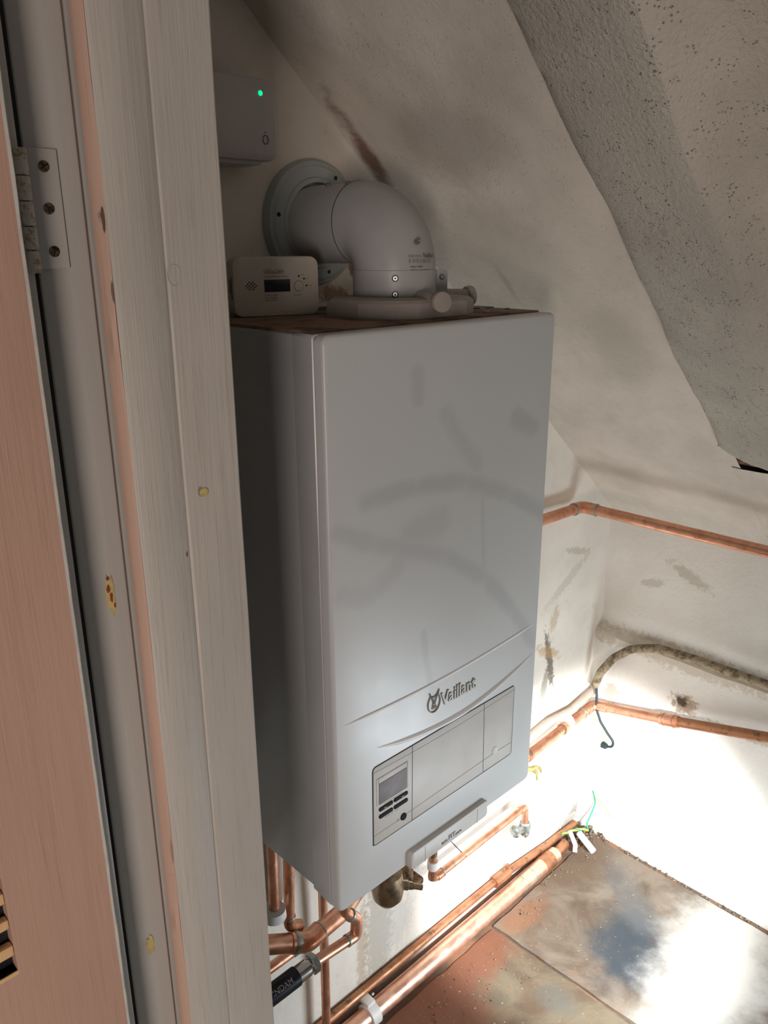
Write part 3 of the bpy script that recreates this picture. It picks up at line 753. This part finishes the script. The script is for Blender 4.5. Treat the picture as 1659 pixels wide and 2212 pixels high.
for k in range(34):
    az = -116+k*1.15
    if random.random() < .72:
        A = [on_cyl(az, z) for z in (.0625, .0670)]; B = [on_cyl(az+random.uniform(.4, 1.0), z) for z in (.0625, .0670)]
        mb.bm.faces.new([mb.bm.verts.new(v) for v in (A[0], B[0], B[1], A[1])])
mb.build('label_barcode', 'soft_line', fl, smooth=0)
cyl_text('Vaillant GmbH', .0030, -114, .0575).build('label_text', 'print_ink', fl, smooth=0)
cyl_text('42859 Remscheid Germany', .0028, -114, .0535).build('label_text', 'print_ink', fl, smooth=0)
# base adapter: chamfered block
mb = MB(); poly = [(.128, -.150), (.128, -.205), (.148, -.240), (.178, -.254), (.262, -.254), (.296, -.236), (.306, -.205), (.306, -.105), (.168, -.105), (.150, -.128)]
cxp = sum(p[0] for p in poly)/len(poly); cyp = sum(p[1] for p in poly)/len(poly)
sc = lambda k, z: [(cxp+(x-cxp)*k, cyp+(y-cyp)*k, z) for x, y in poly]
mb.loops([sc(1, .0018), sc(1, .016), sc(.985, .019), sc(.93, .0225), sc(.80, .0235)])
mb.build('base_adapter', 'grey_plastic', fl, smooth=25)
# measuring ports with caps
def port(a, b, r0, r1, rc, name='test_port'):
    a, b = Vector(a), Vector(b); d = (b-a).normalized(); Ln = (b-a).length
    o_ = MB().lathe(a, d, [(0, r0), (Ln, r1)], 28).build(name, 'grey_plastic', fl)
    MB().lathe(b-d*.002, d, [(0, rc*.96), (.001, rc), (.0075, rc*1.02), (.009, rc*.96), (.0095, rc*.8)], 28).build('cap', 'grey_plastic', o_)
port((.222, -.212, .018), (.204, -.262, .020), .014, .0105, .0120)
port((.262, -.185, .016), (.322, -.203, .0195), .015, .009, .0125)

# ---------------------------------------------------------------- CO alarm (stands on the boiler)
ang = math.atan2(-.033, .102)
al = thing('carbon_monoxide_alarm', (.047, -.078, .0017), 'cream carbon monoxide alarm with small dark display on the boiler top', 'alarm', rotz=ang)
def ab(n, mat, mb, parent=None, smooth=40): return mb.build(n, mat, parent or al, smooth=smooth, local=True)
AW, AH = .108, .069
mb = MB(); L = lambda d, y, r: [(x, y, z) for x, z in rrect(AW/2, AH/2, AW-2*d, AH-2*d, r)]
mb.loops([L(.003, 0, .008), L(.0008, .0008, .010), L(0, .003, .011), L(0, .026, .011), L(.002, .034, .010)])
body = ab('alarm_body', 'alarm_white', mb)
mb = MB(); plate_y(mb, .038, .0705, .0285, .0428, -.0004, .001, .0005, .0002); ab('display', 'screen_dark', mb)
mb = MB(); mb.lathe((.0815, .0002, .0345), (0, -1, 0), [(0, .0064), (.0003, .0064), (.0004, .0059)], 28); ab('button_ring', 'soft_line', mb)
mb = MB(); mb.lathe((.0815, .0002, .0345), (0, -1, 0), [(0, .0058), (.0012, .0056), (.0015, .004)], 28); bt = ab('test_button', 'alarm_white', mb)
for x, z in ((.0820, .0462), (.0886, .0430), (.0915, .0350)):
    mb = MB(); mb.lathe((x, .0002, z), (0, -1, 0), [(0, .0013), (.0005, .0011)], 12); ab('indicator_light', 'black', mb)
mb = MB()
for i in range(4):
    for j in range(4):
        x = .0218+(i-j)*.00205; z = .0360+(i+j-3)*.00205
        if (i, j) in ((0, 0), (3, 3)): continue
        mb.lathe((x, .0002, z), (0, -1, 0), [(0, .00105), (.0003, .0010)], 10)
ab('sounder_holes', 'black', mb)
def atext(s_, size, x, z, mat='print_ink', sx=1.0):
    mb = MB().text(s_, size, Matrix.Translation((x, -.0001, z)) @ RX @ Matrix.Diagonal((sx, 1, 1, 1)), .0001); ab('lettering', mat, mb, smooth=0)
atext('WISUALARM', .0052, .0376, .0495, 'print_ink', .86)
mb = MB().box((.0376, -.0002, .0540), (.0485, .0003, .0544)).box((.0520, -.0002, .0540), (.0625, .0003, .0544)); ab('logo_bar', 'print_ink', mb, smooth=0)
atext('Carbon Monoxide Alarm', .0031, .0376, .0452, 'soft_line', .98)
atext('EN50291-1:2018', .0024, .0380, .0240, 'soft_line'); atext('10 year lifetime', .0024, .0380, .0212, 'soft_line'); atext('Replace by date', .0024, .0380, .0184, 'soft_line')
atext('TEST/RESET', .0022, .0735, .0235, 'soft_line'); atext('Alarm', .0018, .0845, .0472, 'soft_line'); atext('Fault', .0018, .0908, .0425, 'soft_line'); atext('Power', .0018, .0938, .0345, 'soft_line')
mb = MB().box((-.0004, .006, .020), (.001, .0085, .046)).box((-.0004, .0125, .027), (.001, .0145, .043)); ab('side_slot', 'black', mb, smooth=0)

# ---------------------------------------------------------------- wireless hub box on the wall
hub = thing('heating_control_box', (.07, -.022, .177), 'grey-white control box with glowing green light on the wall above', 'control box')
mb = MB(); hx0, hx1, hz0, hz1 = .012, .1435, .1800, .2700
LL = lambda d, y, r: [(x, y, z) for x, z in rrect((hx0+hx1)/2, (hz0+hz1)/2, hx1-hx0-2*d, hz1-hz0-2*d, r)]
mb.loops([LL(.0025, -.0470, .010), LL(.0006, -.0458, .0115), LL(0, -.0430, .012), LL(0, -.020, .012), LL(.008, -.006, .008)]); mb.build('housing', 'hub_grey', hub)
plate_y(MB(), .030, .125, .1755, .186, -.040, -.0015, .004, .001).build('back_plate', 'hub_grey', hub)
mb = MB(); rows = []
MB().lathe((.1222, -.0468, .2535), (0, -1, 0), [(0, .0029), (.0006, .0028), (.0010, .0016)], 24).build('indicator_light', 'led', hub)
MB().tube([(.1266+.0040*math.cos(a), -.0471, .2035+.0048*math.sin(a)) for a in [2*math.pi*i/32 for i in range(33)]], .00045, 8).build('button_ring', 'dark_line', hub)
MB().lathe((.1266, -.0468, .2115), (0, -1, 0), [(0, .0014), (.0003, .0012)], 12).build('printed_mark', 'soft_line', hub)
tag(MB().tube([(.052, -.010, .178), (.050, -.012, .150), (.032, -.010, .118), (.020, -.008, .070), (.018, -.006, -.05)], .0035, 12, .03).build('box_cable', 'grey_plastic'), 'short grey cable dropping from the wall control box behind the frame', 'cable')

# ---------------------------------------------------------------- pipes
def collar(p, d, r, w, mat, parent, name='solder_joint'):
    d = Vector(d).normalized(); p = Vector(p)-d*w/2
    return MB().lathe(p, d, [(0, r*.98), (w*.15, r), (w*.85, r), (w, r*.98)], 28).build(name, mat, parent)
def ring_on(p, d, r, parent, mat='solder', w=.004): return collar(p, d, r, w, mat, parent)
# upper copper pipe
up_ = thing('copper_pipe', (.66, -.03, -.45), 'clean copper pipe bending round the corner high on the right', 'pipe')
a, b, c = Vector((.396, -.030, -.425)), Vector((.915, -.030, -.441)), Vector((.925, -.070, -.442)); c2 = Vector((.952, -.95, -.449))
MB().tube([a, b, c2], .011, 24, .020).build('pipe', 'copper', up_)
e1 = MB().tube([b+(a-b).normalized()*.030, b, b+(c2-b).normalized()*.034], .0128, 24, .020).build('elbow_fitting', 'copper', up_)
ring_on(b+(a-b).normalized()*.030, b-a, .0135, up_, 'solder', .003); ring_on(b+(c2-b).normalized()*.034, c2-b, .0135, up_, 'solder', .003)
# lower copper pipe
lp = thing('copper_pipe', (.9, -.03, -.97), 'stained copper pipe rounding the corner with dark fittings, above the white glare', 'pipe')
a, b, c, d_ = Vector((.60, -.030, -.992)), Vector((1.030, -.030, -.965)), Vector((1.030, -.22, -.922)), Vector((1.030, -.90, -.745))
MB().tube([a, b, c], .011, 22, .025).build('pipe', 'copper', lp)
MB().tube([c, d_], .0112, 22).build('tarnished_pipe', 'copper_dull', lp)
MB().tube([b+(a-b).normalized()*.034, b, b+(c-b).normalized()*.040], .0126, 22, .025).build('elbow_fitting', 'copper', lp)
dd = (c-b).normalized()
collar(c+dd*.0, dd, .0140, .042, 'copper', lp, 'coupling'); ring_on(c+dd*.012, dd, .0146, lp, 'copper_dull', .003); ring_on(c-dd*.012, dd, .0146, lp, 'copper_dull', .003)
da = (b-a).normalized(); ring_on(b-da*.045, da, .0135, lp, 'solder', .004)
ring_on(a+da*.17, da, .0125, lp, 'copper_dull', .012); ring_on(a+da*.30, da, .013, lp, 'copper_dull', .004)
# white painted pipe above
wp = thing('painted_pipe', (.92, -.02, -.97), 'thin white painted pipe, beige from painted-in shade, clipped to the wall above the stained copper pipe', 'pipe')
MB().tube([(.62, -.018, -.965), (.80, -.018, -.953), (.870, -.018, -.944), (.955, -.018, -.952), (1.052, -.018, -.936)], .0085, 16, .04).build('pipe', 'shaded_white_plastic', wp)
pc = MB().lathe((.925, -.026, -.966), (da.x, da.y, da.z), [(-.008, .0150), (-.007, .0165), (.007, .0165), (.008, .0150)], 24).build('pipe_clip', 'white_plastic'); tag(pc, 'small white plastic clip holding the stained copper pipe to the wall', 'pipe clip')
# conduit with dangling lead
cd = MB().tube([(1.0275, -.030, -.912), (1.0275, -.042, -.873), (1.0275, -.070, -.826), (1.0275, -.112, -.785), (1.0275, -.172, -.760), (1.032, -.256, -.756), (1.040, -.42, -.760), (1.04, -.95, -.765)], .0095, 18, .06)
for v in cd.bm.verts:
    v.co += Vector((0, 0, 1))*noise.noise(v.co*30)*.0015
tag(cd.build('cable_sleeve', 'dirty_sleeve'), 'grimy brown cable sleeve arching off the ledge on the right wall', 'sleeve')
ld = thing('black_cable', (1.02, -.07, -1.06), 'thin black lead with a small plug dangling from the brown sleeve', 'cable')
MB().tube([(1.0275, -.034, -.905), (1.024, -.040, -.935), (1.02, -.044, -.966), (1.02, -.058, -.995), (1.02, -.080, -1.018), (1.02, -.096, -1.032), (1.02, -.094, -1.047), (1.02, -.078, -1.053)], .0030, 10, .02).build('lead', 'cable_black', ld)
MB().lathe((1.02, -.082, -1.053), (0, 1, .05), [(0, .003), (.003, .007), (.014, .0085), (.016, .006)], 16).build('plug', 'cable_black', ld)
# big pale pipe on the floor
bp = thing('copper_pipe', (.5, -.035, FL), 'thick shiny copper pipe lying along the foot of the wall', 'pipe')
bz = FL+.0205
MB().tube([(.02, -.036, bz), (.90, -.036, bz)], .0185, 32).build('pipe', 'copper_pale', bp)
for x, w, r, m in ((.765, .004, .0192, 'solder'), (.800, .004, .0192, 'solder'), (.862, .036, .0205, 'copper_dull')): collar((x, -.036, bz), (1, 0, 0), r, w, m, bp)
MB().tube([(.90, -.036, bz), (.945, -.034, bz+.004)], .012, 20).build('reducer', 'copper_dull', bp)
# thin brown pipe behind it
br = thing('brown_pipe', (.6, -.012, -1.30), 'thin tarnished brown pipe running just above the thick floor pipe', 'pipe')
MB().tube([(.02, -.0115, -1.287), (.60, -.0115, -1.285), (.722, -.0115, -1.286), (.90, -.0115, -1.306), (1.02, -.0115, -1.312)], .0085, 18, .05).build('pipe', 'copper_dull', br)
collar((.716, -.0125, -1.286), (1, 0, -.02), .0125, .050, 'copper_dull', br, 'coupling')
MB().box((.735, -.016, -1.274), (.742, -.010, -1.262), .001).build('bleed_screw', 'copper_dull', br)
# white double clip
dc = thing('pipe_clip', (.285, -.04, FL), 'white plastic saddle clip round the thick floor pipe, bottom of view', 'pipe clip')
MB().lathe((.275, -.036, bz), (1, 0, 0), [(0, .0198), (.001, .0232), (.022, .0232), (.023, .0198)], 32).build('saddle', 'white_plastic', dc)
MB().box((.277, -.040, -1.299), (.297, -.004, -1.290), .002).build('back_plate', 'white_plastic', dc)
MB().lathe((.306, -.020, -1.2975), (-.1, -1, .3), [(0, .003), (.004, .003)], 10).build('screw', 'steel', dc)
# small drain pipe below the boiler with a grey fitting
sp = thing('copper_pipe', (.6, -.05, -1.1), 'slim copper pipe sloping up from under the boiler to a grey valve', 'pipe')
P = [Vector((.437, -.055, -.69)), Vector((.437, -.055, -1.086)), Vector((.735, -.055, -1.079)), Vector((.737, -.055, -1.125))]
MB().tube(P, .0075, 20, .012).build('pipe', 'copper', sp)
collar((.437, -.055, -1.050), (0, 0, 1), .0105, .018, 'white_plastic', sp, 'white_collar')
ring_on((.437, -.055, -1.020), (0, 0, 1), .0092, sp, 'brass', .016); collar((.437, -.055, -1.076), (0, 0, 1), .0088, .014, 'copper', sp, 'elbow_socket'); collar((.456, -.055, -1.0862), (1, 0, 0), .0088, .014, 'copper', sp, 'elbow_socket')
ring_on((.466, -.055, -1.0858), (1, 0, 0), .0090, sp, 'solder', .003); collar((.720, -.055, -1.0794), (1, 0, 0), .0088, .012, 'copper', sp, 'elbow_socket')
dv = thing('drain_valve', (.73, -.05, -1.155), 'small lumpy grey metal valve hanging at the slim pipe end', 'valve')
MB().lathe((.738, -.055, -1.1215), (0, 0, -1), [(0, .0098), (.003, .0125), (.018, .0125), (.020, .0105), (.028, .0120), (.034, .0090)], 8).build('valve_nut', 'galvanised', dv, smooth=20)
MB().lathe((.738, -.055, -1.138), (-1, .25, .05), [(.004, .009), (.018, .010), (.026, .0135), (.032, .0125), (.034, .008)], 10).build('valve_body', 'galvanised', dv, smooth=30)
MB().lathe((.726, -.062, -1.146), (-.2, -1, -.3), [(0, .004), (.006, .0035)], 10).build('grub_screw', 'brass', dv)
# thin wire ties between the pipe and wall
for x, z in ((.520, -1.078), (.56, -1.074)):
    pass
tag(MB().tube([(.520, -.003, -1.066), (.523, -.020, -1.062), (.526, -.050, -1.076), (.528, -.063, -1.082)], .0011, 8, .01).build('wire_tie', 'cable_black'), 'short dark wire tie hooked over the slim sloping pipe', 'wire')
# black object (isolator bracket) at the elbow
mb = MB().box((.395, -.030, -1.095), (.412, -.004, -1.045), .004).box((.400, -.040, -1.100), (.430, -.010, -1.085), .004)
tag(mb.build('wall_bracket', 'old_wood'), 'rusty dark bracket on the wall beside the slim pipe foot', 'bracket')
# yellow wing clip peeping out at the boiler's lower right corner
wg = MB(); rows = []
wg.tube([(.715, -.045, -.978), (.742, -.060, -.986), (.757, -.066, -1.000), (.752, -.070, -1.014)], .004, 12, .01, rfun=lambda u: .006*(1-.55*u))
wg.tube([(.742, -.060, -.986), (.752, -.064, -.983), (.768, -.066, -.995), (.770, -.066, -1.004)], .004, 12, .01, rfun=lambda u: .005*(1-.5*u))
tag(wg.build('wing_clip', 'yellow_clip'), 'yellowish forked plastic clip beside the boiler\'s lower right corner', 'clip')

# pipes at the lower left under the boiler
lv = thing('copper_pipe', (.018, -.13, -.81), 'leftmost upright copper pipe under the boiler ending in a white ring', 'pipe')
MB().tube([(.016, -.135, -.69), (.014, -.135, -.815)], .0075, 20).build('pipe', 'copper', lv)
MB().lathe((.013, -.135, -.812), (0, 0, -1), [(0, .010), (.001, .0165), (.014, .0175), (.016, .0165), (.016, .012)], 32).build('plastic_ring', 'white_plastic', lv)
wt = MB().lathe((.050, -.085, -.69), (-.02, 0, -1), [(0, .019), (.12, .018), (.16, .015), (.172, .010)], 32)
tag(wt.build('condensate_trap', 'shaded_white_plastic'), 'white tapering plastic trap with its shade coloured beige, between two upright copper pipes', 'trap')
v2 = thing('copper_pipe', (.046, -.13, -.86), 'upright copper pipe under the boiler with a kinked elbow at its foot', 'pipe')
MB().tube([(.049, -.13, -.69), (.0425, -.13, -.850), (.0425, -.13, -.855)], .0080, 20).build('pipe', 'copper', v2)
ring_on((.0428, -.13, -.851), (0, 0, 1), .0092, v2, 'solder', .003)
MB().tube([(.0425, -.13, -.852), (.043, -.13, -.868), (.062, -.128, -.882)], .0090, 18, .012).build('elbow_fitting', 'copper_dull', v2)
bgp = thing('copper_pipe', (.06, -.13, -.93), 'widest copper pipe below the boiler corner, bent to the left', 'pipe')
P = [Vector((.255, -.12, -.925)), Vector((.144, -.13, -.912)), Vector((.066, -.138, -.898)), Vector((-.045, -.138, -.828))]
P = [Vector((.190, -.10, -.905)), Vector((.110, -.13, -.9075)), Vector((.056, -.145, -.893)), Vector((-.075, -.19, -.835))]
P = [Vector((.198, -.11, -.912)), Vector((.145, -.13, -.912)), Vector((.058, -.150, -.894)), Vector((-.050, -.120, -.848))]
MB().tube(P, .0138, 28, .030).build('pipe', 'copper', bgp)
d1 = (P[2]-P[1]).normalized(); d2 = (P[3]-P[2]).normalized()
MB().tube([P[2]-d1*.026, P[2], P[2]+d2*.030], .0152, 28, .028).build('elbow_fitting', 'copper', bgp)
ring_on(P[2]-d1*.028, d1, .0156, bgp, 'solder', .003); ring_on(P[2]+d2*.020, d2, .0160, bgp, 'solder', .009)
lw = thing('copper_pipe', (.05, -.10, -.97), 'short copper pipe end sticking out below the widest pipe', 'pipe')
MB().tube([(.083, -.10, -.957), (-.02, -.10, -.957)], .0080, 20).build('pipe', 'copper', lw); ring_on((.070, -.10, -.957), (1, 0, 0), .0092, lw, 'solder', .007)
MB().lathe((.083, -.10, -.957), (1, 0, 0), [(-.010, .0092), (.004, .0092), (.006, .007)], 18).build('socket', 'copper', lw)
# vertical pipe on the wall
vp = tag(MB().tube([(.187, -.030, -.68), (.184, -.030, -1.20), (.182, -.030, FL+.002)], .0080, 20).build('copper_pipe', 'copper'), 'long upright copper pipe running down the wall to the floor', 'pipe')
# flexible filling loop
fx = thing('filling_loop', (.04, -.19, -.90), 'copper tail with chrome nut and printed black sleeve, lower left', 'hose')
P = [Vector((.095, -.19, -.69)), Vector((.098, -.19, -.838)), Vector((.1245, -.19, -.872)), Vector((.118, -.19, -.896)), Vector((.037, -.19, -.8875))]
MB().tube([P[0], P[1], (.121, -.19, -.866), (.119, -.19, -.8955), P[4]], .0078, 20, .014).build('pipe', 'copper', fx)
MB().tube([(.108, -.19, -.850), (.121, -.19, -.867), (.119, -.19, -.8955), (.103, -.19, -.894)], .0090, 20, .014).build('elbow_fitting', 'copper', fx)
ring_on((.109, -.19, -.8515), (.6, 0, -.8), .0097, fx, 'solder', .005); ring_on((.102, -.19, -.894), (1, 0, -.1), .0094, fx, 'solder', .004)
hd = Vector((-1, 0, .0)).normalized()
MB().lathe((.042, -.19, -.8880), hd, [(0, .0135), (.001, .0145), (.010, .0145), (.011, .0135)], 6).build('hex_nut', 'steel', fx, smooth=20)
MB().lathe((.031, -.19, -.8880), hd, [(0, .0095), (.004, .0095), (.005, .0120), (.024, .0125), (.026, .0105)], 28).build('chrome_ferrule', 'chrome', fx)
slv = MB().tube([(.006, -.19, -.8880), (-.060, -.19, -.888), (-.12, -.19, -.90)], .0140, 28).build('sleeve', 'sleeve_black', fx)
mb = MB().text('INDAM', .0105, Matrix.Identity(4), .0001)
for v in mb.bm.verts:
    a = v.co.y/.014+.60; rr = .0142+v.co.z
    v.co = Vector((-.040+v.co.x, -.19-rr*math.cos(a), -.888+rr*math.sin(a)))
mb.build('lettering', 'sleeve_print', slv, smooth=0)

# earth wires and plastic bits in the corner
ew = thing('earth_clamp', (.985, -.035, -1.31), 'white tube and green-yellow earth wires bunched in the floor corner', 'earth clamp')
MB().tube([(.975, -.052, -1.292), (.962, -.090, -1.300), (.958, -.104, -1.304)], .0078, 18).build('white_tube', 'white_plastic', ew)
MB().tube([(.962, -.034, -1.290), (.955, -.046, -1.296), (.948, -.060, -1.306), (.938, -.066, -1.318)], .0055, 14, .012).build('curved_tube', 'white_plastic', ew)
MB().tube([(.950, -.020, -1.300), (.968, -.040, -1.286), (.992, -.056, -1.287), (1.008, -.056, -1.300)], .0032, 12, .012).build('striped_wire', 'earth', ew)
MB().tube([(1.008, -.056, -1.300), (1.012, -.050, -1.285), (1.030, -.050, -1.265), (1.045, -.050, -1.242), (1.043, -.046, -1.222), (1.037, -.044, -1.206)], .0019, 10, .02).build('green_wire', 'earth_green', ew)
MB().tube([(1.043, -.050, -1.225), (1.044, -.075, -1.238), (1.044, -.098, -1.262)], .0008, 8).build('yellow_strand', 'earth_yellow', ew)
